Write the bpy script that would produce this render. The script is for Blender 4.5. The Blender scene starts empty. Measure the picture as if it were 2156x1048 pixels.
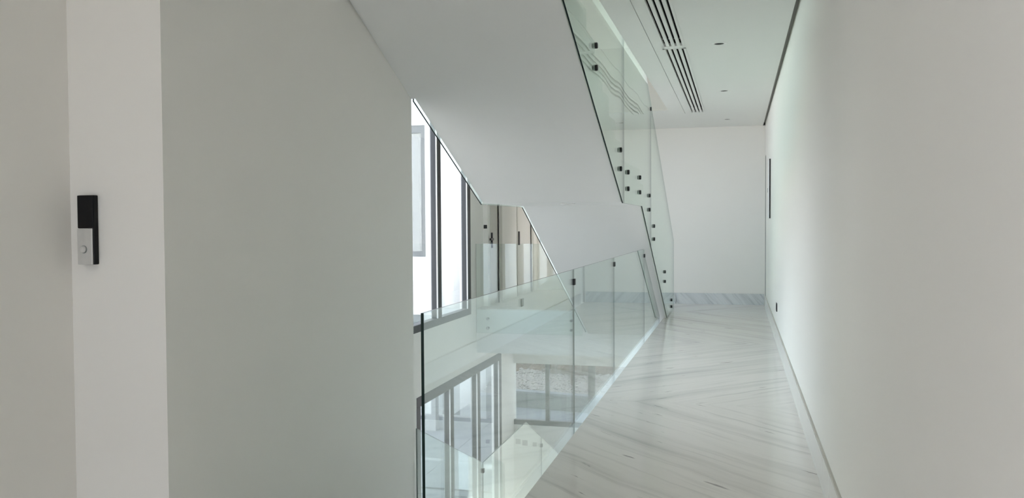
import bpy, bmesh, math, random
from mathutils import Vector, Matrix

random.seed(7)
scene = bpy.context.scene
col = scene.collection

# ------------------------------------------------------------------ camera
F_PX, YAW, PITCH, ROLL, EYE = 1814.82, 0.2563, -0.0300, -0.0062, 1.5
cam_data = bpy.data.cameras.new('camera')
cam = bpy.data.objects.new('camera', cam_data)
col.objects.link(cam)
cam_data.sensor_fit = 'HORIZONTAL'
cam_data.sensor_width = 36.0
cam_data.lens = F_PX / 2156.0 * 36.0
cam_data.clip_start = 0.05
cam_data.clip_end = 300
_fw = Vector((-math.sin(YAW) * math.cos(PITCH), math.cos(YAW) * math.cos(PITCH), math.sin(PITCH)))
_r0 = Vector((math.cos(YAW), math.sin(YAW), 0))
_u0 = _r0.cross(_fw)
_r = math.cos(ROLL) * _r0 + math.sin(ROLL) * _u0
_u = -math.sin(ROLL) * _r0 + math.cos(ROLL) * _u0
_m = Matrix((_r, _u, -_fw)).transposed().to_4x4()
_m.translation = Vector((0, 0, EYE))
cam.matrix_world = _m
scene.camera = cam

# ------------------------------------------------------------------ sky, exposure
world = bpy.data.worlds.new('overcast_sky')
scene.world = world
world.use_nodes = True
_bg = world.node_tree.nodes['Background']
_bg.inputs['Color'].default_value = (0.87, 0.945, 1.095, 1)
_bg.inputs['Strength'].default_value = 1.0

sun_data = bpy.data.lights.new('sun', 'SUN')
sun_data.energy = 9.0
sun_data.color = (1.0, 0.965, 0.915)
sun_data.angle = math.radians(1.5)
sun = bpy.data.objects.new('sun', sun_data)
sun.rotation_euler = Vector((-0.64, 0.04, -0.77)).to_track_quat('-Z', 'Y').to_euler()
sun.location = (8, -8, 20)
col.objects.link(sun)

vs = scene.view_settings
vs.view_transform = 'Standard'
vs.look = 'None'
vs.gamma = 1.0
vs.use_curve_mapping = False
vs.exposure = 2.29
cy = scene.cycles
cy.max_bounces = 20
cy.diffuse_bounces = 10
cy.glossy_bounces = 8
cy.transparent_max_bounces = 40
cy.caustics_reflective = False


# ------------------------------------------------------------------ materials
def new_mat(name):
    m = bpy.data.materials.new(name)
    m.use_nodes = True
    nt = m.node_tree
    nt.nodes.clear()
    out = nt.nodes.new('ShaderNodeOutputMaterial')
    return m, nt, out


def N(nt, kind, **kw):
    n = nt.nodes.new(kind)
    for k, v in kw.items():
        if k in n.inputs:
            n.inputs[k].default_value = v
        else:
            setattr(n, k, v)
    return n


def pbr(name, color, rough=0.6, metal=0.0, spec=0.5, var=0.0, vscale=4.0, bump=0.0, bscale=60.0):
    m, nt, out = new_mat(name)
    b = N(nt, 'ShaderNodeBsdfPrincipled')
    b.inputs['Base Color'].default_value = (*color, 1)
    b.inputs['Roughness'].default_value = rough
    b.inputs['Metallic'].default_value = metal
    b.inputs['Specular IOR Level'].default_value = spec
    tc = N(nt, 'ShaderNodeTexCoord')
    if var > 0:
        no = N(nt, 'ShaderNodeTexNoise', Scale=vscale, Detail=5.0)
        nt.links.new(tc.outputs['Object'], no.inputs['Vector'])
        mx = N(nt, 'ShaderNodeMix', data_type='RGBA')
        mx.inputs[6].default_value = (*[max(0, c * (1 - var)) for c in color], 1)
        mx.inputs[7].default_value = (*[min(1, c * (1 + var)) for c in color], 1)
        nt.links.new(no.outputs['Fac'], mx.inputs[0])
        nt.links.new(mx.outputs[2], b.inputs['Base Color'])
    if bump > 0:
        nb = N(nt, 'ShaderNodeTexNoise', Scale=bscale, Detail=4.0)
        nt.links.new(tc.outputs['Object'], nb.inputs['Vector'])
        bp = N(nt, 'ShaderNodeBump', Strength=bump, Distance=0.01)
        nt.links.new(nb.outputs['Fac'], bp.inputs['Height'])
        nt.links.new(bp.outputs['Normal'], b.inputs['Normal'])
    nt.links.new(b.outputs['BSDF'], out.inputs['Surface'])
    return m


def sheet_glass(name, tint, f0=0.04, wobble=0.0):
    """Flat architectural glass: tinted see-through plus a Schlick mirror reflection on each face."""
    m, nt, out = new_mat(name)
    tr = N(nt, 'ShaderNodeBsdfTransparent')
    tr.inputs['Color'].default_value = (*tint, 1)
    gl = N(nt, 'ShaderNodeBsdfGlossy', Roughness=0.0)
    gl.inputs['Color'].default_value = (0.97, 1.0, 0.985, 1)
    geo = N(nt, 'ShaderNodeNewGeometry')
    dot = N(nt, 'ShaderNodeVectorMath', operation='DOT_PRODUCT')
    nt.links.new(geo.outputs['Normal'], dot.inputs[0])
    nt.links.new(geo.outputs['Incoming'], dot.inputs[1])
    ab = N(nt, 'ShaderNodeMath', operation='ABSOLUTE')
    nt.links.new(dot.outputs['Value'], ab.inputs[0])
    sub = N(nt, 'ShaderNodeMath', operation='SUBTRACT', use_clamp=True)
    sub.inputs[0].default_value = 1.0
    nt.links.new(ab.outputs[0], sub.inputs[1])
    pw = N(nt, 'ShaderNodeMath', operation='POWER')
    nt.links.new(sub.outputs[0], pw.inputs[0])
    pw.inputs[1].default_value = 5.0
    ml = N(nt, 'ShaderNodeMath', operation='MULTIPLY_ADD')
    nt.links.new(pw.outputs[0], ml.inputs[0])
    ml.inputs[1].default_value = 1.0 - f0
    ml.inputs[2].default_value = f0
    if wobble > 0:
        tc = N(nt, 'ShaderNodeTexCoord')
        nb = N(nt, 'ShaderNodeTexNoise', Scale=1.3, Detail=0.0)
        nt.links.new(tc.outputs['Object'], nb.inputs['Vector'])
        bp = N(nt, 'ShaderNodeBump', Strength=1.0, Distance=wobble)
        nt.links.new(nb.outputs['Fac'], bp.inputs['Height'])
        nt.links.new(bp.outputs['Normal'], gl.inputs['Normal'])
    mix = N(nt, 'ShaderNodeMixShader')
    nt.links.new(ml.outputs[0], mix.inputs[0])
    nt.links.new(tr.outputs[0], mix.inputs[1])
    nt.links.new(gl.outputs[0], mix.inputs[2])
    nt.links.new(mix.outputs[0], out.inputs['Surface'])
    return m


def marble(name, base, grey, dark, angle, scale=1.0, rough=0.12, strength=0.55, spec=0.4):
    """Fine parallel grey veining along one direction with sparse dark dashes."""
    m, nt, out = new_mat(name)
    b = N(nt, 'ShaderNodeBsdfPrincipled', Roughness=rough)
    b.inputs['Specular IOR Level'].default_value = spec
    tc = N(nt, 'ShaderNodeTexCoord')
    mp = N(nt, 'ShaderNodeMapping')
    mp.inputs['Rotation'].default_value = angle
    nt.links.new(tc.outputs['Object'], mp.inputs['Vector'])
    # gentle warp
    wn = N(nt, 'ShaderNodeTexNoise', Scale=1.6 * scale, Detail=3.0)
    nt.links.new(mp.outputs[0], wn.inputs['Vector'])
    wm = N(nt, 'ShaderNodeVectorMath', operation='SCALE')
    wm.inputs['Scale'].default_value = 0.10 / scale
    nt.links.new(wn.outputs['Color'], wm.inputs[0])
    ad = N(nt, 'ShaderNodeVectorMath', operation='ADD')
    nt.links.new(mp.outputs[0], ad.inputs[0])
    nt.links.new(wm.outputs[0], ad.inputs[1])

    def stretched(sx, sy, sc, det, lo, hi):
        v = N(nt, 'ShaderNodeVectorMath', operation='MULTIPLY')
        v.inputs[1].default_value = (sx, sy, sx)
        nt.links.new(ad.outputs[0], v.inputs[0])
        n = N(nt, 'ShaderNodeTexNoise', Scale=sc * scale, Detail=det, Roughness=0.6)
        nt.links.new(v.outputs[0], n.inputs['Vector'])
        r = N(nt, 'ShaderNodeMapRange')
        r.inputs['From Min'].default_value = lo
        r.inputs['From Max'].default_value = hi
        nt.links.new(n.outputs['Fac'], r.inputs['Value'])
        return r.outputs['Result']

    broad = stretched(0.10, 1.0, 3.2, 5.0, 0.46, 0.74)
    fine = stretched(0.035, 1.0, 15.0, 4.0, 0.53, 0.78)
    dash = stretched(0.13, 1.0, 17.0, 4.0, 0.665, 0.72)

    def mixcol(a, bcol, fac, k):
        mu = N(nt, 'ShaderNodeMath', operation='MULTIPLY')
        nt.links.new(fac, mu.inputs[0])
        mu.inputs[1].default_value = k
        mx = N(nt, 'ShaderNodeMix', data_type='RGBA')
        nt.links.new(mu.outputs[0], mx.inputs[0])
        if isinstance(a, tuple):
            mx.inputs[6].default_value = (*a, 1)
        else:
            nt.links.new(a, mx.inputs[6])
        mx.inputs[7].default_value = (*bcol, 1)
        return mx.outputs[2]

    c = mixcol(base, grey, broad, 0.6 * strength)
    c = mixcol(c, grey, fine, 0.95 * strength)
    c = mixcol(c, dark, dash, 0.9 * strength)
    nt.links.new(c, b.inputs['Base Color'])
    nt.links.new(b.outputs['BSDF'], out.inputs['Surface'])
    return m


M = {}
M['paint'] = pbr('wall_paint', (0.805, 0.79, 0.752), 0.75, var=0.012, vscale=1.5, bump=0.03, bscale=220)
M['ceil'] = pbr('ceiling_paint', (0.82, 0.82, 0.80), 0.8, var=0.008)
M['stairpaint'] = pbr('stair_paint', (0.76, 0.765, 0.75), 0.7, var=0.010)
M['groove'] = pbr('shadow_gap_metal', (0.30, 0.30, 0.27), 0.7)
M['marble'] = marble('floor_marble', (0.775, 0.745, 0.705), (0.45, 0.435, 0.415), (0.17, 0.155, 0.145), (0, 0, math.radians(45)), strength=0.72)
M['marble_base'] = marble('baseboard_marble', (0.80, 0.80, 0.785), (0.60, 0.595, 0.58), (0.45, 0.42, 0.40), (math.radians(30), 0, math.radians(90)), 1.0)
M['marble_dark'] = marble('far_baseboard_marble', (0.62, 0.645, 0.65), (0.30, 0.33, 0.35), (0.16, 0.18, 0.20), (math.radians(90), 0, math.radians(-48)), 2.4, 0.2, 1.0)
M['glass'] = sheet_glass('balustrade_glass', (0.946, 0.978, 0.970), 0.04, 0.0)
M['stairglass'] = sheet_glass('stair_glass', (0.935, 0.975, 0.945), 0.04, 0.004)
M['pane'] = sheet_glass('window_glass', (0.985, 0.992, 0.992), 0.04)
M['edge'] = pbr('glass_cut_edge', (0.006, 0.018, 0.014), 0.3, spec=0.15)
M['lit_polished'] = pbr('glass_lit_polished_edge', (0.17, 0.215, 0.20), 0.2, spec=0.5)  # lighter than the cut edge, caught light put into the colour
M['frame'] = pbr('dark_aluminium', (0.030, 0.032, 0.033), 0.45, spec=0.5)
M['framegrey'] = pbr('grey_aluminium', (0.16, 0.165, 0.17), 0.5)
M['winggrey'] = pbr('wing_window_frame', (0.085, 0.095, 0.10), 0.6)
M['gasket'] = pbr('pale_gasket', (0.75, 0.74, 0.73), 0.6)
M['black'] = pbr('black_plastic', (0.006, 0.006, 0.0065), 0.45, spec=0.2)
M['blackmetal'] = pbr('black_metal', (0.012, 0.013, 0.013), 0.4, spec=0.5)
M['steel'] = pbr('brushed_steel', (0.60, 0.595, 0.575), 0.5, metal=0.35, var=0.05, vscale=40)
M['standoff'] = pbr('steel_standoff', (0.22, 0.25, 0.25), 0.4, metal=0.4)
M['white'] = pbr('white_lacquer', (0.80, 0.80, 0.78), 0.45)
M['jamb'] = pbr('shaded_jamb', (0.36, 0.37, 0.36), 0.6)  # grey stands for the shade inside the door recess
M['slabshade'] = pbr('shaded_slab_edge', (0.52, 0.52, 0.47), 0.8)
M['door'] = pbr('door_lacquer', (0.56, 0.545, 0.50), 0.55)
M['vent'] = pbr('vent_white', (0.80, 0.80, 0.78), 0.5)
M['dark'] = pbr('dark_plenum', (0.004, 0.004, 0.004), 0.9)
M['render'] = pbr('white_render', (0.80, 0.81, 0.82), 0.9, var=0.02)
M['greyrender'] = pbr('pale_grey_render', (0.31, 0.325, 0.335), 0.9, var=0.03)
M['shutter'] = pbr('grey_blind', (0.075, 0.09, 0.10), 0.6, var=0.06)
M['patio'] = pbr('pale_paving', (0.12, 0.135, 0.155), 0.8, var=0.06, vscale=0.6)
M['greywall'] = pbr('grey_render', (0.10, 0.115, 0.115), 0.9, var=0.05)
M['gravel'] = pbr('white_gravel', (0.25, 0.23, 0.215), 0.9, var=0.25, vscale=6)
M['rock'] = pbr('brown_rock', (0.125, 0.072, 0.046), 0.95, var=0.35, vscale=1.3, bump=0.8, bscale=5)
M['timber'] = pbr('weathered_timber', (0.15, 0.12, 0.10), 0.9, var=0.2, vscale=5)
M['boulder'] = pbr('grey_boulder', (0.22, 0.20, 0.19), 0.9, var=0.3, vscale=8)
M['bouncestone'] = pbr('bounce_paving', (0.25, 0.25, 0.245), 0.85, var=0.05, vscale=0.6)
M['ground'] = pbr('bare_ground', (0.30, 0.28, 0.26), 0.95, var=0.2, vscale=0.5)
M['lens'] = pbr('lamp_lens', (0.70, 0.70, 0.66), 0.3)
M['concrete'] = pbr('lower_floor_screed', (0.27, 0.27, 0.265), 0.6, var=0.05)


# ------------------------------------------------------------------ helpers
def link(o, parent=None):
    col.objects.link(o)
    if parent is not None:
        o.parent = parent
        o.matrix_parent_inverse = parent.matrix_basis.inverted()
    return o


def mesh_obj(name, verts, faces, mat, parent=None, mats=None, fm=None, smooth=False):
    me = bpy.data.meshes.new(name)
    me.from_pydata(verts, [], faces)
    me.materials.append(mat)
    for x in (mats or []):
        me.materials.append(x)
    if fm:
        for p, k in zip(me.polygons, fm):
            p.material_index = k
    bm = bmesh.new()
    bm.from_mesh(me)
    bmesh.ops.recalc_face_normals(bm, faces=bm.faces)
    bm.to_mesh(me)
    bm.free()
    if smooth:
        for p in me.polygons:
            p.use_smooth = True
    me.update()
    return link(bpy.data.objects.new(name, me), parent)


def box_data(b):
    x0, x1, y0, y1, z0, z1 = b
    v = [(x0, y0, z0), (x1, y0, z0), (x1, y1, z0), (x0, y1, z0), (x0, y0, z1), (x1, y0, z1), (x1, y1, z1), (x0, y1, z1)]
    f = [(0, 3, 2, 1), (4, 5, 6, 7), (0, 1, 5, 4), (1, 2, 6, 5), (2, 3, 7, 6), (3, 0, 4, 7)]
    return v, f


def boxes(name, bl, mat, parent=None, bevel=0.0, origin=None):
    V, Fc = [], []
    for b in bl:
        v, f = box_data(b)
        k = len(V)
        V += v
        Fc += [tuple(i + k for i in q) for q in f]
    if origin is not None:
        V = [(a - origin[0], b2 - origin[1], c - origin[2]) for a, b2, c in V]
    me = bpy.data.meshes.new(name)
    me.from_pydata(V, [], Fc)
    me.materials.append(mat)
    if bevel > 0:
        bm = bmesh.new()
        bm.from_mesh(me)
        bmesh.ops.bevel(bm, geom=list(bm.edges), offset=bevel, segments=2, affect='EDGES', profile=0.5)
        bm.to_mesh(me)
        bm.free()
    o = bpy.data.objects.new(name, me)
    if origin is not None:
        o.location = origin
    return link(o, parent)


def box(name, x0, x1, y0, y1, z0, z1, mat, parent=None, bevel=0.0, origin=None):
    return boxes(name, [(x0, x1, y0, y1, z0, z1)], mat, parent, bevel, origin)


def holed(name, axis, a0, a1, u0, u1, v0, v1, holes, mat, parent=None):
    """Slab normal to `axis` spanning a0..a1, rectangle u x v with rectangular holes (u0,u1,v0,v1)."""
    us = sorted({u0, u1, *[min(max(h[i], u0), u1) for h in holes for i in (0, 1)]})
    vv = sorted({v0, v1, *[min(max(h[i], v0), v1) for h in holes for i in (2, 3)]})
    bl = []
    for i in range(len(us) - 1):
        run = None
        for j in range(len(vv) - 1):
            cu, cv = (us[i] + us[i + 1]) / 2, (vv[j] + vv[j + 1]) / 2
            inside = any(h[0] < cu < h[1] and h[2] < cv < h[3] for h in holes)
            if not inside:
                if run is None:
                    run = vv[j]
            if (inside or j == len(vv) - 2) and run is not None:
                end = vv[j] if inside else vv[j + 1]
                if axis == 'X':
                    bl.append((a0, a1, us[i], us[i + 1], run, end))
                elif axis == 'Y':
                    bl.append((us[i], us[i + 1], a0, a1, run, end))
                else:
                    bl.append((us[i], us[i + 1], run, end, a0, a1))
                run = None
    return boxes(name, bl, mat, parent)


def prism_x(name, poly, x0, x1, mat, parent=None, edge=None, dark=None):
    """Polygon in (y, z) pushed along x; side faces take the edge material, those listed in `dark` the dark cut edge."""
    n = len(poly)
    V = [(x0, y, z) for y, z in poly] + [(x1, y, z) for y, z in poly]
    Fc = [tuple(range(n)), tuple(range(2 * n - 1, n - 1, -1))]
    Fc += [(i, (i + 1) % n, n + (i + 1) % n, n + i) for i in range(n)]
    fm = [0, 0] + [1 if edge else 0] * n
    if dark is not None:
        for i in dark:
            fm[2 + i] = 2
    return mesh_obj(name, V, Fc, mat, parent, [edge, M['edge']] if edge else None, fm)


def prism_y(name, poly, y0, y1, mat, parent=None, edge=None):
    n = len(poly)
    V = [(x, y0, z) for x, z in poly] + [(x, y1, z) for x, z in poly]
    Fc = [tuple(range(n)), tuple(range(2 * n - 1, n - 1, -1))]
    Fc += [(i, (i + 1) % n, n + (i + 1) % n, n + i) for i in range(n)]
    fm = [0, 0] + [1 if edge else 0] * n
    return mesh_obj(name, V, Fc, mat, parent, [edge] if edge else None, fm)


def lathe(name, prof, mat, parent=None, loc=(0, 0, 0), axis='Z', seg=24, closed=False, smooth=True):
    """Profile of (radius, height) revolved about an axis through loc."""
    V, Fc = [], []
    for r, h in prof:
        for i in range(seg):
            a = 2 * math.pi * i / seg
            p = (r * math.cos(a), r * math.sin(a), h)
            if axis == 'X':
                p = (p[2], p[0], p[1])
            elif axis == 'Y':
                p = (p[0], p[2], p[1])
            V.append(p)
    k = len(prof)
    for j in range(k - 1 if not closed else k):
        j2 = (j + 1) % k
        for i in range(seg):
            i2 = (i + 1) % seg
            Fc.append((j * seg + i, j * seg + i2, j2 * seg + i2, j2 * seg + i))
    if not closed:
        Fc.append(tuple(range(seg)))
        Fc.append(tuple(range((k - 1) * seg, k * seg)))
    o = mesh_obj(name, V, Fc, mat, None)
    if smooth:
        for p in o.data.polygons:
            if len(p.vertices) == 4:
                p.use_smooth = True
    o.location = loc
    if parent is not None:
        o.parent = parent
        o.matrix_parent_inverse = parent.matrix_basis.inverted()
    return o


def empty(name, loc=(0, 0, 0)):
    o = bpy.data.objects.new(name, None)
    o.empty_display_size = 0.1
    o.location = loc
    return link(o)


def tag(o, label, cat=None, group=None, kind=None):
    o['label'] = label
    if cat:
        o['category'] = cat
    if group:
        o['group'] = group
    if kind:
        o['kind'] = kind
    return o


def struct(o, label, cat):
    return tag(o, label, cat, None, 'structure')


def copy_part(o, parent, loc):
    c = o.copy()
    c.parent = parent
    c.location = loc
    col.objects.link(c)
    c.matrix_parent_inverse = parent.matrix_basis.inverted()
    return c


# ------------------------------------------------------------------ key dimensions (metres)
XR = 0.473           # right wall
XE = -1.126          # corridor floor edge
XG = -1.1735         # corridor balustrade glass
XSR = -1.065         # stair glass, corridor side
XSL = -2.490         # stair glass, far side
XB = -2.500          # face of the solid stair wall
XW = -4.450          # window wall
HS = 4.21            # storey height
ZC = 3.217           # ceiling
YV = 3.05            # void begins
YS = 14.50           # far landing edge
YE = 16.10           # corridor end wall
ZL = -HS

# ------------------------------------------------------------------ structure: floors
floor = boxes('floor', [(XE, XR, YV, YE, -0.45, -0.02), (-3.0, XR, -3.4, YV, -0.45, -0.02),
                        (XW, XE, YS, 18.9, -0.78, -0.02), (XE, XR, YE, 18.9, -0.78, -0.02)], M['stairpaint'])
struct(floor, 'white marble corridor floor running along the glass balustrade', 'floor')
YF = 3.49            # one fold of the book-matched veining
LEN = 3.73
# book-matched marble slabs: neighbours are mirrored across their joint
half = 0.0012


def marble_slab(x0, x1, y0, y1, flip, ox, oy):
    """Slab top piece; origin on the fold line so that mirrored copies continue the veins."""
    s = -1 if flip else 1
    v, f = box_data((x0 - ox, x1 - ox, (y0 - oy) * s, (y1 - oy) * s, -0.02, 0.0))
    me = bpy.data.meshes.new('marble_slab')
    me.from_pydata(v, [], f)
    me.materials.append(M['marble'])
    bm = bmesh.new()
    bm.from_mesh(me)
    bmesh.ops.recalc_face_normals(bm, faces=bm.faces)
    bm.to_mesh(me)
    bm.free()
    o = bpy.data.objects.new('marble_slab', me)
    o.location = (ox, oy, 0)
    o.scale = (1, s, 1)
    return link(o, floor)


folds = [YF + LEN * i for i in range(-1, 4)]       # -0.24, 3.49, 7.22, 10.95, 14.68
cuts = [YV] + [y for y in folds if y > YV + 0.1] + [YE]
for a, b in zip(cuts[:-1], cuts[1:]):
    idx = math.floor((a + b) / 2 / LEN - YF / LEN)     # panel index between folds
    fold = YF + LEN * (idx + (idx % 2))                 # shared fold of an even/odd pair
    marble_slab(XE + half, XR, a + half, b - half, idx % 2 == 1, XE, fold)
marble_slab(-3.0, XR, -3.4, YV - half, False, XE, 7.22)
marble_slab(XW, XE, YS, YE, True, XE, 14.68)
marble_slab(XW, -2.9, YE, 18.9, False, XE, 14.68)

lower_floor = box('floor', XW - 0.2, XR, -3.4, 17.25, ZL - 0.5, ZL, M['concrete'])
struct(lower_floor, 'pale lower storey floor deep below the glass balustrade', 'floor')

# ------------------------------------------------------------------ structure: walls
door_hole = (15.62, 16.06, 0.0, 2.66)
wr = holed('wall_right', 'X', XR, XR + 0.25, -3.4, YE + 0.3, ZL, 7.4, [door_hole], M['paint'])
boxes('sun_block_wall', [(XR, XR + 0.25, -9.0, -3.4, ZL, 7.4)], M['paint'], wr)  # unseen stretch added to keep sun out of the back opening
struct(wr, 'long smooth white wall on the right side of corridor', 'wall')
wf = holed('wall_far', 'Y', YE, YE + 0.2, -2.9, XR, 0.0, 7.4, [], M['paint'])
struct(wf, 'pale end wall closing the corridor above dark veined baseboard', 'wall')
UPW = (4.85, 14.165, -0.065, 3.72)  # nearest stretch, hidden by the stair wall, added for more daylight
LOW = (11.53, 16.10, -4.13, -1.0)
wl = holed('wall_left', 'X', XW - 0.2, XW, 3.0, 17.25, ZL, 7.4, [UPW, LOW, (14.95, 17.3, -0.1, 7.4)], M['paint'])
struct(wl, 'white stairwell wall holding the dark framed windows', 'wall')
wh = holed('wall_hall', 'X', -4.65, -4.36, 14.95, 19.1, 0.0, 3.4, [(15.12, 15.66, 0.0, 2.6), (17.10, 18.30, 0.0, 2.6)], M['paint'])
struct(wh, 'beige hall wall with doors beyond the far landing', 'wall')
whb = boxes('wall_back', [(-4.65, -2.7, 18.9, 19.1, 0, 7.4), (-4.65, -4.36, 14.9, 18.9, 3.4, 7.4), (-2.9, -2.7, YE, 17.6, 0, 3.4), (-2.9, -2.7, 18.2, 18.9, 0, 3.4), (-2.9, -2.7, 17.6, 18.2, 2.0, 3.4)], M['paint'])  # gap in the unseen side wall is added to light the hall
struct(whb, 'shaded wall at the very back of the far hall', 'wall')
# solid stair wall: block with the doorbell on its near face
wb = box('wall_stair', -3.05, XB, 3.36, 6.425, ZL, 7.4, M['paint'])
struct(wb, 'large grey beige wall beside the stair flight, left of the void', 'wall')
wa = holed('wall_near', 'X', -3.25, -3.0, -3.4, 3.40, 0, 3.4, [(-2.6, -1.2, 1.7, 3.05)], M['paint'])  # unseen opening added to brighten the right wall
struct(wa, 'beige wall at the extreme left edge of picture', 'wall')
WIN3 = (XW, -1.82, -2.635, -1.37)
wlf = holed('wall_below', 'Y', 17.05, 17.25, XW, XR, ZL, -0.78, [WIN3], M['paint'])
struct(wlf, 'lower storey wall around the garden window', 'wall')

wlo = boxes('wall_lower', [(XW - 0.2, XR, 2.85, 3.05, ZL, -0.45)], M['paint'])  # unseen end wall added to dim the lower storey
struct(wlo, 'near end wall of the lower storey under the corridor', 'wall')
# ------------------------------------------------------------------ structure: closed roof over the stairwell
rfx = holed('roof', 'Z', 7.4, 7.6, XW - 0.2, XR + 0.25, -3.4, 19.1, [], M['ceil'])
struct(rfx, 'roof slab high above the stairwell and corridor', 'roof')

wbh = holed('wall_behind', 'Y', -3.6, -3.4, -3.25, XR, 0.0, 3.4, [(-2.5, -0.2, 0.1, 2.7)], M['paint'])  # unseen wall and opening added to set the daylight from behind
struct(wbh, 'unseen wall behind the viewer, its opening added for daylight', 'wall')

# ------------------------------------------------------------------ structure: ceiling
XCL = -1.04
VX0, VX1 = -0.725, -0.500
VENTS = [(3.40, 8.625), (8.705, 13.87)]
LAMPS = [(-0.176, 8.61), (-0.175, 11.70), (-0.174, 14.95), (-0.176, 5.50)]
holes = [(VX0, VX1, a, b) for a, b in VENTS]
holes += [(x - 0.05, x + 0.05, y - 0.05, y + 0.05) for x, y in LAMPS]
holes += [(-0.813, -0.806, 3.0, 13.97)]
ce = holed('ceiling', 'Z', ZC, ZC + 0.018, XCL, 0.435, -3.4, YE, holes, M['ceil'])
struct(ce, 'flat white corridor ceiling with slot vents and downlights', 'ceiling')
cu = boxes('ceiling_slab', [(XCL, XR, -3.4, YE, 3.36, HS), (-4.45, XCL, 13.5, 19.1, ZC, HS), (XCL, XR, YE, 19.1, ZC, HS),
                            (-3.25, XCL, -3.4, YV, ZC, HS), (XCL, XCL + 0.02, YV, 13.5, ZC + 0.018, 3.36)], M['ceil'], ce)
box('slab_edge_shade', -4.44, XCL, 13.492, 13.5, ZC, HS, M['slabshade'], ce)  # added thin plate, shade on the slab face painted as darker beige
t1 = box('trim_1', 0.435, XR, -3.4, YE, 3.262, 3.30, M['groove'])
struct(t1, 'dark shadow gap between ceiling and right wall', 'trim')
box('gap_side', 0.428, 0.435, -3.4, YE, ZC + 0.018, 3.30, M['groove'], t1)
t2 = box('trim_2', -0.815, -0.804, 3.0, 13.97, ZC + 0.019, ZC + 0.03, M['groove'])
struct(t2, 'thin straight joint line in the ceiling beside vents', 'trim')

# ------------------------------------------------------------------ structure: baseboards
br = empty('baseboard_right', (XR, 8, 0))
struct(br, 'pale marble baseboard along the right corridor wall', 'baseboard')
joints = [-3.4, -1.6, 0.4, 2.55, 4.70, 6.90, 9.10, 11.3, 13.5, 15.60]
for a, b in zip(joints[:-1], joints[1:]):
    box('baseboard_piece', XR - 0.016, XR, a + 0.001, b - 0.001, 0, 0.196, M['marble_base'], br,
        origin=(XR, a + 0.37 * (joints.index(a) % 3), 0))
    box('beige_cap', XR - 0.013, XR, a + 0.001, b - 0.001, 0.196, 0.204, M['door'], br)
bf = empty('baseboard_far', (-0.3, YE, 0))
struct(bf, 'grey streaked marble baseboard under the end wall', 'baseboard')
fj = [-2.9, -2.05, -1.1, 0.462]
for i, (a, b) in enumerate(zip(fj[:-1], fj[1:])):
    box('baseboard_piece', a + 0.002, b - 0.002, YE - 0.016, YE, 0, 0.20, M['marble_dark'], bf, origin=(a, YE, 0.3 * i))


# ------------------------------------------------------------------ windows
def frame_bar(name, b, parent, mat=None):
    return box(name, *b, mat or M['frame'], parent, bevel=0.004)


def side_window(name, y0, y1, z0, z1, mull, label, fw=0.15):
    """Aluminium window in the left wall: sill, head, mullions, gaskets and panes."""
    d0, d1 = XW - 0.115, XW + 0.004
    w = frame_bar(name, (d0, d1, y0, y1, z0, z0 + 0.11), None)
    struct(w, label, 'window')
    frame_bar('window_head', (d0, d1, y0, y1, z1 - 0.15, z1), w)
    ms = sorted(mull)
    for a in ms:
        frame_bar('mullion', (d0, d1, a, a + fw, z0 + 0.11, z1 - 0.15), w)
        box('gasket', d1 - 0.02, d1 - 0.002, a - 0.028, a - 0.006, z0 + 0.11, z1 - 0.15, M['gasket'], w)
    for a, b in zip(ms[:-1], ms[1:]):
        box('pane', XW - 0.066, XW - 0.058, a + fw, b, z0 + 0.11, z1 - 0.15, M['pane'], w)
    return w


side_window('window_1', UPW[0], UPW[1], UPW[2], UPW[3], [4.85, 6.4, 7.92, 9.45, 10.97, 12.495, 14.01],
            'tall dark framed stairwell window with bright daylight, upper storey', 0.155)
side_window('window_2', LOW[0], LOW[1], LOW[2], LOW[3], [11.53, 13.04, 14.52, 15.945],
            'floor to ceiling dark framed window of the lower storey', 0.155)
# garden window
w3 = frame_bar('window_3', (WIN3[0], WIN3[1], 17.05, 17.15, WIN3[2], WIN3[2] + 0.10), None)
struct(w3, 'wide lower window looking onto gravel bed and brown rock', 'window')
for a, b in ((-3.785, -3.705), (-2.905, -2.765), (-1.9, -1.82)):
    frame_bar('mullion', (a, b, 17.05, 17.15, WIN3[2] + 0.10, WIN3[3]), w3)
    
for a, b in ((-4.45, -3.785), (-3.705, -2.905), (-2.765, -1.9)):
    box('pane', a, b, 17.095, 17.103, WIN3[2] + 0.10, WIN3[3], M['pane'], w3)

# ------------------------------------------------------------------ doors
d1 = box('door_1', XR + 0.026, XR + 0.07, 15.636, 16.044, 0, 2.644, M['white'])
struct(d1, 'white door set in the right wall by end corner', 'door')
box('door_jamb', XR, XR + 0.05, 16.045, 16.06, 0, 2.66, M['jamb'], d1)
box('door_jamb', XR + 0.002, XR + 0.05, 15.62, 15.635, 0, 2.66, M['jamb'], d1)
box('door_head', XR, XR + 0.05, 15.635, 16.045, 2.645, 2.66, M['jamb'], d1)


def hall_door(name, y0, y1, label, handle_y, lever):
    d = box(name, -4.42, -4.38, y0 + 0.03, y1, 0, 2.58, M['door'])
    struct(d, label, 'door')
    box('door_gap', -4.40, -4.362, y0, y0 + 0.03, 0, 2.58, M['dark'], d)
    box('door_casing', -4.40, -4.335, y1, y1 + 0.16, 0, 2.66, M['door'], d, 0.004)
    box('door_casing', -4.40, -4.345, y0 - 0.07, y0, 0, 2.66, M['door'], d, 0.004)
    h = box('door_handle', -4.38, -4.32, handle_y - 0.03, handle_y + 0.03, 1.05, 1.33, M['blackmetal'], d, 0.008)
    if lever:
        box('lever', -4.335, -4.30, handle_y - 0.16, handle_y + 0.02, 1.19, 1.23, M['blackmetal'], h, 0.005)
    return d


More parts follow.
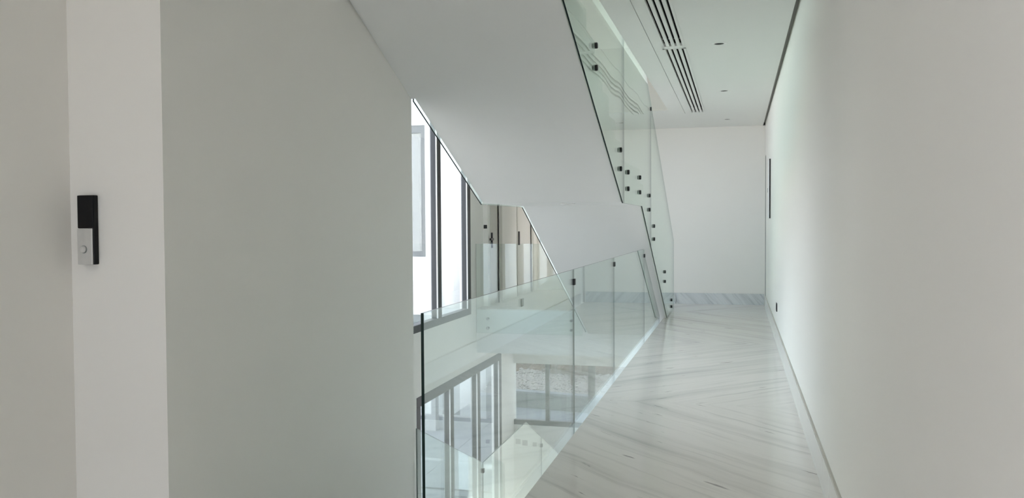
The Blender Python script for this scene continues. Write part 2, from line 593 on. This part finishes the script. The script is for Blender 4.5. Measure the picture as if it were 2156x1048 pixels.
hall_door('door_2', 15.12, 15.66, 'narrow beige hall door with a long black lever handle', 15.10, True)
hall_door('door_3', 17.10, 18.30, 'beige hall door with small black latch further back', 17.12, False)

# ------------------------------------------------------------------ staircases
RIS = HS / 26
G2, G1 = 0.352, 0.3832
Y1, Y2 = 8.28, 9.95                # landing extent
S1, S2 = RIS / G1, RIS / G2        # slopes
ZS = 1.70                          # landing soffit


def stair_profile():
    p = [(3.07, HS - 0.40), (Y1 - (HS - 0.40 - ZS) / S1, HS - 0.40), (Y1, ZS), (Y2, ZS), (14.495, ZS - S2 * (14.495 - Y2)), (14.495, 0.0)]
    for k in range(13):
        y = Y2 + G2 * (12 - k)
        p += [(y, RIS * k), (y, RIS * (k + 1))]
    for k in range(13):
        y = Y1 - G1 * k
        p += [(y, RIS * (13 + k)), (y, RIS * (14 + k))]
    p += [(3.07, HS)]
    return p


def staircase(dz, label, xr):
    prof = [(y, z + dz) for y, z in stair_profile()]
    s = empty('staircase', (-1.8, 14.4, dz))
    tag(s, label, 'staircase')
    prism_x('stair_flight', prof, -2.464, xr, M['stairpaint'], s)
    # narrow strip that closes the flight against the solid wall
    near = [(3.37, HS - 0.40), (Y1 - (HS - 0.40 - ZS) / S1 + 0.2, HS - 0.40), (6.42, ZS + S1 * (Y1 - 6.42)), (6.42, ZS + S1 * (Y1 - 6.42) + 0.32), (3.37, HS)]
    prism_x('wall_filler', [(y, z + dz) for y, z in near], -2.499, -2.464, M['stairpaint'], s)
    return s


stair_up = staircase(0.0, 'white staircase with a landing rising over the corridor void', -1.088)
stair_dn = staircase(-HS, 'lower white staircase descending below the corridor balustrade', -1.135)

GT = 0.012   # glass thickness


def zbot(y, off=-0.014):
    if y < Y1:
        return ZS + off + S1 * (Y1 - y)
    if y < Y2 + 0.02:
        return ZS + off
    return ZS + off - 0.4625 * (y - Y2 - 0.02)


def ztop(y, ya, yb, zt=3.30):
    if y < ya:
        return zt + S1 * (ya - y)
    if y < yb:
        return zt
    return zt - 0.455 * (y - yb)


def panel_poly(y0, y1, ya, yb, floor_at=None, knots_b=(Y1, Y2 + 0.02), extra=()):
    ys_b = sorted({y0, y1, *[k for k in knots_b if y0 < k < y1], *[e for e in extra if y0 < e < y1]})
    ys_t = sorted({y0, y1, *[k for k in (ya, yb) if y0 < k < y1]})
    bot = [(y, max(zbot(y), floor_at) if floor_at is not None else zbot(y)) for y in ys_b]
    top = [(y, ztop(y, ya, yb)) for y in reversed(ys_t)]
    return bot + top


def cap_profile(r, t):
    return [(r * 0.80, t), (r, t * 0.75), (r, 0.0)]


def standoff(parent, x, y, z, sgn, mat, barrel, r=0.024):
    c = lathe('standoff', [(r, 0.0), (r, sgn * 0.016), (r * 0.82, sgn * 0.021)], mat, parent, (x, y, z), 'X', 16)
    if barrel:
        lathe('standoff_barrel', [(r * 0.7, 0.0), (r * 0.7, -sgn * barrel)], M['standoff'], parent, (x - sgn * GT, y, z), 'X', 12)
    return c


def clamp(parent, x, y, z, hy=0.020, hz=0.022):
    return box('glass_clamp', x - 0.016, x + 0.016, y - hy, y + hy, z - hz, z + hz, M['blackmetal'], parent, 0.004)


# glass on the corridor side of the upper stair
gr = empty('stair_balustrade', (XSR, 13.6, 0))
tag(gr, 'tall green tinted stair glass with black fixings, nearest the corridor', 'balustrade')
yfoot = Y2 + 0.02 + (ZS - 0.02) / 0.4625
for a, b in ((3.10, 8.357), (8.363, 11.047), (11.053, 15.06)):
    pp = panel_poly(a, b, 8.28, 10.40, 0.002, extra=(yfoot,))
    nb_ = len([1 for k in (Y1, Y2 + 0.02, yfoot) if a < k < b]) + 1
    prism_x('glass_panel', pp, XSR - GT, XSR, M['stairglass'], gr, M['lit_polished'], range(nb_))
for y, z in ((4.55, 3.75), (4.55, 3.58), (6.62, 2.86), (6.62, 2.69), (8.05, 2.175), (8.05, 2.0), (8.62, 2.0), (8.62, 1.835), (9.69, 2.0), (9.69, 1.835),
             (10.75, 1.83), (10.75, 1.655), (11.36, 1.45), (11.36, 1.28), (13.09, 0.755), (13.09, 0.61), (14.42, 0.216), (14.42, 0.106)):
    standoff(gr, XSR, y, z, 1, M['blackmetal'], 0.010)
clamp(gr, XSR - GT / 2, 11.03, 2.93)

# glass on the far side of the stairs (upper and lower storey)
def far_side_glass(dz, label):
    g = empty('stair_balustrade', (XSL, 10, dz))
    tag(g, label, 'balustrade')
    for a, b in ((6.43, 8.257), (8.263, 10.927), (10.933, 14.38)):
        pp = [(y, z + dz) for y, z in panel_poly(a, b, 8.26, 10.08)]
        nb_ = len([1 for k in (Y1, Y2 + 0.02) if a < k < b]) + 1
        prism_x('glass_panel', pp, XSL, XSL + GT, M['glass'], g, M['lit_polished'], range(nb_))
    for y, z in ((8.26, 3.22), (10.93, 2.80)):
        clamp(g, XSL + GT / 2, y, z + dz)
    for y in (7.1, 9.1, 11.6, 13.2):
        for q in (0.17, 0.33):
            standoff(g, XSL, y, zbot(y) + q + dz, -1, M['standoff'], 0.013, 0.022)
    return g


far_side_glass(0.0, 'stair glass on the window side of the upper flight')
far_side_glass(-HS, 'glass along the descending lower flight, apex seen through balustrade')

# corridor-side glass of the lower stair, only as high as the corridor slab
gl = empty('stair_balustrade', (XSR, 12, ZL))
tag(gl, 'lower stair glass tucked under the corridor floor edge', 'balustrade')
for a, b in ((8.363, 11.047), (11.053, 14.2)):
    pp = [(y, z + ZL) for y, z in panel_poly(a, b, 8.28, 10.40)]
    pp = [(y, max(z, ZL + 0.002)) for y, z in pp]
    prism_x('glass_panel', pp, XSR - GT, XSR, M['glass'], gl, M['edge'])

# ------------------------------------------------------------------ corridor balustrade
cb = empty('glass_balustrade', (XG, 7, 0))
tag(cb, 'long frameless glass balustrade along the corridor edge', 'balustrade')
ZT = 1.158
for a, b in ((3.094, 6.2235), (6.2265, 8.3535), (8.3565, 11.1485)):
    prism_x('glass_panel', [(a, -0.36), (b, -0.36), (b, ZT), (a, ZT)], XG, XG + GT, M['glass'], cb, M['lit_polished'], [0, 3] if a < 3.5 else [0])
prism_x('glass_panel', [(11.153, -0.36), (13.40, -0.36), (13.40, 0.05), (11.153, 1.09)], XG, XG + GT, M['glass'], cb, M['lit_polished'], [0])
for y, z in ((6.225, 1.066), (8.355, 1.095), (11.15, 1.07)):
    clamp(cb, XG + GT / 2, y, z, 0.020, 0.023)
for y in (3.7, 5.6, 6.9, 7.8, 9.0, 10.6, 11.6, 13.0):
    for z in (-0.14, -0.29):
        c = lathe('standoff', [(0.022, 0.0), (0.022, -0.018), (0.018, -0.022)], M['standoff'], cb, (XG, y, z), 'X', 14)
        lathe('standoff_barrel', [(0.016, 0.0), (0.016, XE - XG - GT)], M['standoff'], cb, (XG + GT, y, z), 'X', 10)

# far landing balustrade
fb = empty('glass_balustrade', (-3.5, 14.45, 0))
tag(fb, 'short glass balustrade on the far landing in front of doors', 'balustrade')
for a, b in ((-4.44, -2.56),):
    prism_y('glass_panel', [(a, -0.42), (b, -0.42), (b, 1.143), (a, 1.143)], 14.444, 14.456, M['glass'], fb, M['lit_polished'])
for x in (-4.233, -2.747):
    for z in (-0.172, -0.335):
        lathe('standoff', [(0.024, 0.0), (0.024, -0.016), (0.019, -0.021)], M['standoff'], fb, (x, 14.444, z), 'Y', 16)
        lathe('standoff_barrel', [(0.018, 0.0), (0.018, 0.044)], M['standoff'], fb, (x, 14.456, z), 'Y', 12)

# ------------------------------------------------------------------ ceiling vents and downlights
def slot_vent(y0, y1, label):
    v = empty('slot_vent', (-0.61, (y0 + y1) / 2, ZC))
    tag(v, label, 'vent', 'linear slot vents in the corridor ceiling')
    e = 0.028
    boxes('vent_frame', [(VX0, VX0 + 0.024, y0, y1, ZC - 0.003, ZC + 0.03), (VX1 - 0.024, VX1, y0, y1, ZC - 0.003, ZC + 0.03),
                         (VX0, VX1, y0, y0 + e, ZC - 0.003, ZC + 0.03), (VX1 - 0.001, VX0, y1 - e, y1, ZC - 0.003, ZC + 0.03)], M['vent'], v)
    box('plenum', VX0, VX1, y0, y1, ZC + 0.085, ZC + 0.09, M['dark'], v)
    w = VX1 - VX0 - 0.048
    n, slot = 4, 0.0215
    bl = (w - n * slot) / (n - 1)
    x = VX0 + 0.024
    for i in range(n):
        x += slot
        if i < n - 1:
            box('blade', x, x + bl, y0 + e, y1 - e, ZC - 0.001, ZC + 0.02, M['vent'], v)
            box('blade_web', x + bl * 0.4, x + bl * 0.6, y0 + e, y1 - e, ZC + 0.02, ZC + 0.085, M['dark'], v)
            x += bl
    boxes('duct_lining', [(VX0 + 0.001, VX0 + 0.004, y0, y1, ZC + 0.03, ZC + 0.088), (VX1 - 0.004, VX1 - 0.001, y0, y1, ZC + 0.03, ZC + 0.088)], M['dark'], v)
    return v


slot_vent(*VENTS[0], 'black slotted ceiling vent nearer the camera, cut by frame top')
slot_vent(*VENTS[1], 'black slotted ceiling vent further down, ending near end wall')


def downlight(x, y, z, label, r=0.046):
    d = empty('downlight', (x, y, z))
    tag(d, label, 'downlight', 'recessed corridor downlights' if z == ZC else None)
    lathe('trim_ring', [(r, 0.004), (r, -0.002), (r + 0.006, -0.004), (r + 0.026, -0.001), (r + 0.026, 0.0)], M['vent'], d, (x, y, z), 'Z', 28, closed=True)
    lathe('lamp_can', [(r + 0.001, 0.0), (r * 0.9, 0.05), (r * 0.6, 0.09), (0.004, 0.09)], M['dark'], d, (x, y, z), 'Z', 28)
    d.children[-1].data.polygons[-2].material_index = 0
    bm = bmesh.new()
    bm.from_mesh(d.children[-1].data)
    bm.faces.ensure_lookup_table()
    big = [f for f in bm.faces if len(f.verts) > 4 and f.calc_center_median().z < 0.001]
    bmesh.ops.delete(bm, geom=big, context='FACES_ONLY')
    bm.to_mesh(d.children[-1].data)
    bm.free()
    lathe('lamp_lens', [(0.020, 0.02), (0.024, 0.026), (0.020, 0.05)], M['lens'], d, (x + 0.016, y, z), 'Z', 20)
    return d


downlight(*LAMPS[0], ZC, 'recessed ceiling downlight closest to the camera')
downlight(*LAMPS[1], ZC, 'recessed ceiling downlight in the middle of the three')
downlight(*LAMPS[2], ZC, 'recessed ceiling downlight nearest to the end wall')
downlight(*LAMPS[3], ZC, 'recessed ceiling downlight just above the picture frame')
dl = empty('downlight', (-1.714, 8.85, ZS))
tag(dl, 'small flat lamp under the stair landing soffit', 'downlight')
lathe('trim_ring', [(0.075, 0.0), (0.075, -0.006), (0.06, -0.010), (0.052, -0.010), (0.052, 0.0)], M['vent'], dl, (-1.714, 8.85, ZS), 'Z', 24, closed=True)
lathe('lamp_lens', [(0.052, -0.002), (0.052, -0.007), (0.04, -0.009)], M['standoff'], dl, (-1.714, 8.85, ZS), 'Z', 24)

# ------------------------------------------------------------------ things on the walls
bell = empty('doorbell', (-2.895, 3.36, 1.32))
tag(bell, 'slim black and silver doorbell station with round button', 'doorbell')
box('bell_housing', -2.932, -2.848, 3.330, 3.36, 1.322, 1.640, M['black'], bell, 0.004)
box('face_plate', -2.934, -2.854, 3.322, 3.3305, 1.322, 1.488, M['steel'], bell, 0.003)
box('camera_window', -2.933, -2.849, 3.324, 3.3305, 1.489, 1.639, M['black'], bell, 0.003)
lathe('button_ring', [(0.0185, 0.0), (0.0185, -0.001)], M['standoff'], bell, (-2.899, 3.322, 1.392), 'Y', 28)
btn = lathe('bell_button', [(0.016, 0.0), (0.016, -0.007), (0.0145, -0.009), (0.0125, -0.009), (0.008, -0.006)], M['steel'], bell, (-2.899, 3.322, 1.392), 'Y', 28)

ep = empty('electric_panel', (XR, 13.7, 1.55))
tag(ep, 'flat white electrical panel on the right wall near door', 'panel')
box('panel_box', XR - 0.004, XR, 13.39, 14.08, 1.545, 2.435, M['white'], ep)
box('panel_cover', XR - 0.022, XR - 0.008, 13.40, 14.07, 1.55, 2.43, M['white'], ep, 0.002)
box('panel_gap', XR - 0.020, XR - 0.004, 13.385, 13.405, 1.548, 2.432, M['dark'], ep)
box('panel_latch', XR - 0.026, XR - 0.021, 13.98, 14.02, 1.95, 2.02, M['standoff'], ep, 0.001)
ep.location.x -= 0.001

so = empty('wall_socket', (XR, 11.17, 0.38))
tag(so, 'small black power socket low on the right wall', 'socket')
box('socket_plate', XR - 0.010, XR, 11.10, 11.24, 0.385, 0.488, M['black'], so, 0.002)
box('socket_insert', XR - 0.013, XR - 0.009, 11.135, 11.205, 0.405, 0.468, M['blackmetal'], so, 0.001)

# hall return wall with a black thermostat
wn = box('wall_return', -4.46, -4.36, 14.93, 14.95, 0, 3.4, M['paint'])
struct(wn, 'narrow bluish return face carrying a black switch', 'wall')
th = empty('light_switch', (-4.405, 14.93, 1.4))
tag(th, 'square black switch on narrow bluish face by hall doors', 'switch')
box('switch_plate', -4.436, -4.376, 14.920, 14.93, 1.405, 1.470, M['black'], th, 0.002)
box('switch_rocker', -4.426, -4.386, 14.916, 14.921, 1.415, 1.460, M['blackmetal'], th, 0.001)
for i, (x, s, lab) in enumerate(((-4.36, 0.052, 'grey wall switch under garden window, leftmost of three'),
                                 (-4.215, 0.056, 'grey wall switch under garden window, middle of three'),
                                 (-4.01, 0.042, 'small grey wall switch under garden window, rightmost of three'))):
    sw = empty('light_switch', (x, 17.05, -3.0))
    tag(sw, lab, 'switch', 'switches under the garden window')
    box('switch_plate', x - s, x + s, 17.038, 17.05, -2.985 - s - 0.02 * i, -2.985 + s - 0.02 * i, M['framegrey'], sw, 0.002)
    box('switch_rocker', x - s * 0.6, x + s * 0.6, 17.034, 17.039, -2.985 - s * 0.6 - 0.02 * i, -2.985 + s * 0.6 - 0.02 * i, M['framegrey'], sw, 0.001)

# ------------------------------------------------------------------ outside
gd = box('ground', -60, 60, -40, 80, -5.2, -4.72, M['ground'])
struct(gd, 'bare ground around the house', 'ground')
pt = empty('patio', (-6, 20, ZL))
struct(pt, 'pale paved patio outside the lower windows', 'patio')
pt_edge_y = 17.35
for i in range(-7, 5):
    for j in range(0, 4):
        x0 = -4.65 + i * 2.2
        y0 = pt_edge_y + 0.12 + j * 2.1
        box('paving_slab', x0 + 0.004, x0 + 2.196, y0 + 0.004, y0 + 2.096, ZL - 0.12, ZL, M['patio'], pt)
for i in range(-7, 0):
    for j in range(1, 6):
        x0 = -4.65 + i * 2.2
        y1 = pt_edge_y - (j - 1) * 2.1
        box('paving_slab', x0 + 0.004, x0 + 2.196, y1 - 2.096, y1 - 0.004, ZL - 0.12, ZL, M['bouncestone'] if j > 1 else M['patio'], pt)  # paler slabs out of view are added to bounce daylight indoors
box('drain_channel', -20.0, -4.66, pt_edge_y, pt_edge_y + 0.12, ZL - 0.12, ZL - 0.03, M['frame'], pt)

# neighbouring wing of the house
wing = empty('outside_block', (-12, 24, ZL))
tag(wing, 'white rendered house wing seen through the stairwell window', 'building')
wholes = [(-11.6, -8.93, 0.52, 4.40), (-10.6, -7.9, -4.15, -1.2)]
holed('block_wall', 'Y', 24.0, 24.3, -11.9, -7.1, ZL, 5.3, wholes, M['greyrender'], wing)
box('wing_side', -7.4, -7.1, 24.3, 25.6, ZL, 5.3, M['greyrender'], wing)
box('block_roof', -12.0, -7.0, 23.95, 25.6, 5.3, 5.45, M['greyrender'], wing)


def wing_window(x0, x1, z0, z1, nm):
    y = 24.0
    w = boxes('window', [(x0, x1, y + 0.03, y + 0.13, z0, z0 + 0.16), (x0, x1, y + 0.03, y + 0.13, z1 - 0.22, z1),
                         (x0, x0 + 0.10, y + 0.03, y + 0.13, z0 + 0.16, z1 - 0.22), (x1 - 0.13, x1, y + 0.03, y + 0.13, z0 + 0.16, z1 - 0.22)] +
              [(x0 + (x1 - x0) * k / nm - 0.05, x0 + (x1 - x0) * k / nm + 0.05, y + 0.03, y + 0.13, z0 + 0.16, z1 - 0.22) for k in range(1, nm)],
              M['winggrey'], wing)
    box('pane', x0 + 0.1, x1 - 0.13, y + 0.08, y + 0.09, z0 + 0.16, z1 - 0.22, M['pane'], w)
    box('blind', x0, x1, y + 0.16, y + 0.18, z0, z1, M['shutter'], w)
    return w


wing_window(-11.6, -8.93, 0.52, 4.40, 2)
wing_window(-10.6, -7.9, -4.15, -1.2, 3)
cl = box('patio_column', -8.35, -8.05, 22.3, 22.6, ZL, -1.0, M['greyrender'])
tag(cl, 'pale column standing on the patio by house wing', 'column')

ew = empty('outside_block', (-0.3, 24, ZL))  # unseen block added to keep direct sun off the garden
tag(ew, 'unseen blank block added to shade the garden from sun', 'building')
box('block_wall', -0.8, 0.2, 19.2, 33, ZL, 8.2, M['render'], ew)
box('block_roof', -0.9, 0.3, 19.15, 33.1, 8.2, 8.35, M['greywall'], ew)

nb = empty('bounce_wall', (-12.5, 8, ZL))  # unseen white block added as a sunlight bounce for the stairwell windows
tag(nb, 'unseen white wall added to bounce sunlight through the stairwell windows', 'building')
box('bounce_face', -13.5, -12.5, 15.0, 26, ZL, 8.5, M['render'], nb)
box('bounce_coping', -13.8, -12.3, 14.8, 26.2, 8.5, 8.7, M['greywall'], nb)

# retaining wall, gravel bed, rock face: turned a little towards the house
GROT = math.radians(-9)
garden = Matrix.Translation((-6.73, 25.8, 0)) @ Matrix.Rotation(GROT, 4, 'Z')


def place(o):
    o.matrix_world = garden
    return o


rw = empty('retaining_wall', (0, 0, 0))
tag(rw, 'low grey retaining wall beyond the pale patio', 'wall')
place(rw)
for o in (box('wall_body', -1.2, 5.4, 0, 0.25, ZL - 0.3, -3.76, M['greywall']), box('wall_coping', -1.2, 5.4, -0.03, 0.28, -3.76, -3.70, M['patio'])):
    o.parent = rw
# gravel bed
V, Fc = [], []
octv = [(1, 0, 0), (-1, 0, 0), (0, 1, 0), (0, -1, 0), (0, 0, 1), (0, 0, -1)]
octf = [(0, 2, 4), (2, 1, 4), (1, 3, 4), (3, 0, 4), (2, 0, 5), (1, 2, 5), (3, 1, 5), (0, 3, 5)]
for i in range(3400):
    x, y = random.uniform(-1.1, 5.3), random.uniform(0.3, 3.25)
    r = random.uniform(0.035, 0.075)
    z = -3.80 + random.uniform(-0.02, 0.05) + 0.05 * y
    a = random.uniform(0, 6.28)
    sx, sy, sz = r * random.uniform(0.8, 1.4), r * random.uniform(0.8, 1.3), r * random.uniform(0.5, 0.9)
    kx = len(V)
    for vx, vy, vz in octv:
        px, py = vx * sx, vy * sy
        V.append((x + px * math.cos(a) - py * math.sin(a), y + px * math.sin(a) + py * math.cos(a), z + vz * sz))
    Fc += [tuple(q + kx for q in t) for t in octf]
kx = len(V)
V += [(-1.2, 0.25, -3.82), (5.3, 0.25, -3.82), (5.3, 3.4, -3.66), (-1.2, 3.4, -3.66)]
Fc.append((kx, kx + 1, kx + 2, kx + 3))
me = bpy.data.meshes.new('gravel_bed')
me.from_pydata(V, [], Fc)
me.materials.append(M['gravel'])
gb = link(bpy.data.objects.new('gravel_bed', me))
tag(gb, 'pale loose gravel behind the grey retaining wall', 'gravel', None, 'stuff')
place(gb)
# rock face
bm = bmesh.new()
nx, nz = 90, 46
grid = []
from mathutils import noise
for j in range(nz + 1):
    row = []
    for i in range(nx + 1):
        x = -5.5 + 10.3 * i / nx
        z = -3.9 + 7.5 * j / nz  # top part, out of view, added to block sky from the garden window
        d = 0.35 * noise.noise(Vector((x * 0.8, z * 1.8, 0))) + 0.14 * noise.noise(Vector((x * 2.6, z * 5, 3)))
        row.append(bm.verts.new((x, 3.35 + d + 0.12 * (z + 3.9), z)))
    grid.append(row)
for j in range(nz):
    for i in range(nx):
        bm.faces.new((grid[j][i], grid[j][i + 1], grid[j + 1][i + 1], grid[j + 1][i]))
e = bmesh.ops.extrude_face_region(bm, geom=list(bm.faces))
for v in e['geom']:
    if isinstance(v, bmesh.types.BMVert):
        v.co.y = 5.2
bmesh.ops.recalc_face_normals(bm, faces=bm.faces)
me = bpy.data.meshes.new('rock_face')
bm.to_mesh(me)
bm.free()
me.materials.append(M['rock'])
rf = link(bpy.data.objects.new('rock_face', me))
tag(rf, 'rough brown rock face rising behind the gravel', 'rock')
place(rf)
# boulder
bm = bmesh.new()
bmesh.ops.create_icosphere(bm, subdivisions=2, radius=0.2)
for v in bm.verts:
    n = noise.noise(v.co * 6)
    v.co *= 1 + 0.35 * n
    v.co.z *= 1.15
me = bpy.data.meshes.new('boulder')
bm.to_mesh(me)
bm.free()
me.materials.append(M['boulder'])
bo = link(bpy.data.objects.new('boulder', me))
bo.matrix_world = garden @ Matrix.Translation((2.05, 0.75, -3.66))
tag(bo, 'grey boulder lying on the pale gravel', 'rock')
for x, y, h, lab in ((1.35, 1.6, 1.0, 'slim dark post standing in the gravel, left of boulder'), (3.3, 2.2, 1.2, 'slim dark post standing in gravel, right of boulder')):
    p = box('garden_post', -0.05, 0.05, -0.05, 0.05, -3.78, -3.78 + h, M['timber'], bevel=0.01)
    p.matrix_world = garden @ Matrix.Translation((x, y, 0.06))
    tag(p, lab, 'post', 'posts in the gravel bed')
tf = empty('timber_frame', (0, 0, 0))
tag(tf, 'weathered timber frame leaning before the rock face', 'frame')
place(tf)
for b in ((-0.2, 1.6, 2.85, 2.95, -3.62, -3.50), (0.15, 0.32, 2.85, 2.95, -3.50, -2.7), (-0.2, 1.6, 2.85, 2.95, -2.82, -2.70), (1.05, 1.2, 2.85, 2.95, -3.50, -2.7)):
    o = box('timber', *b, M['timber'])
    o.parent = tf
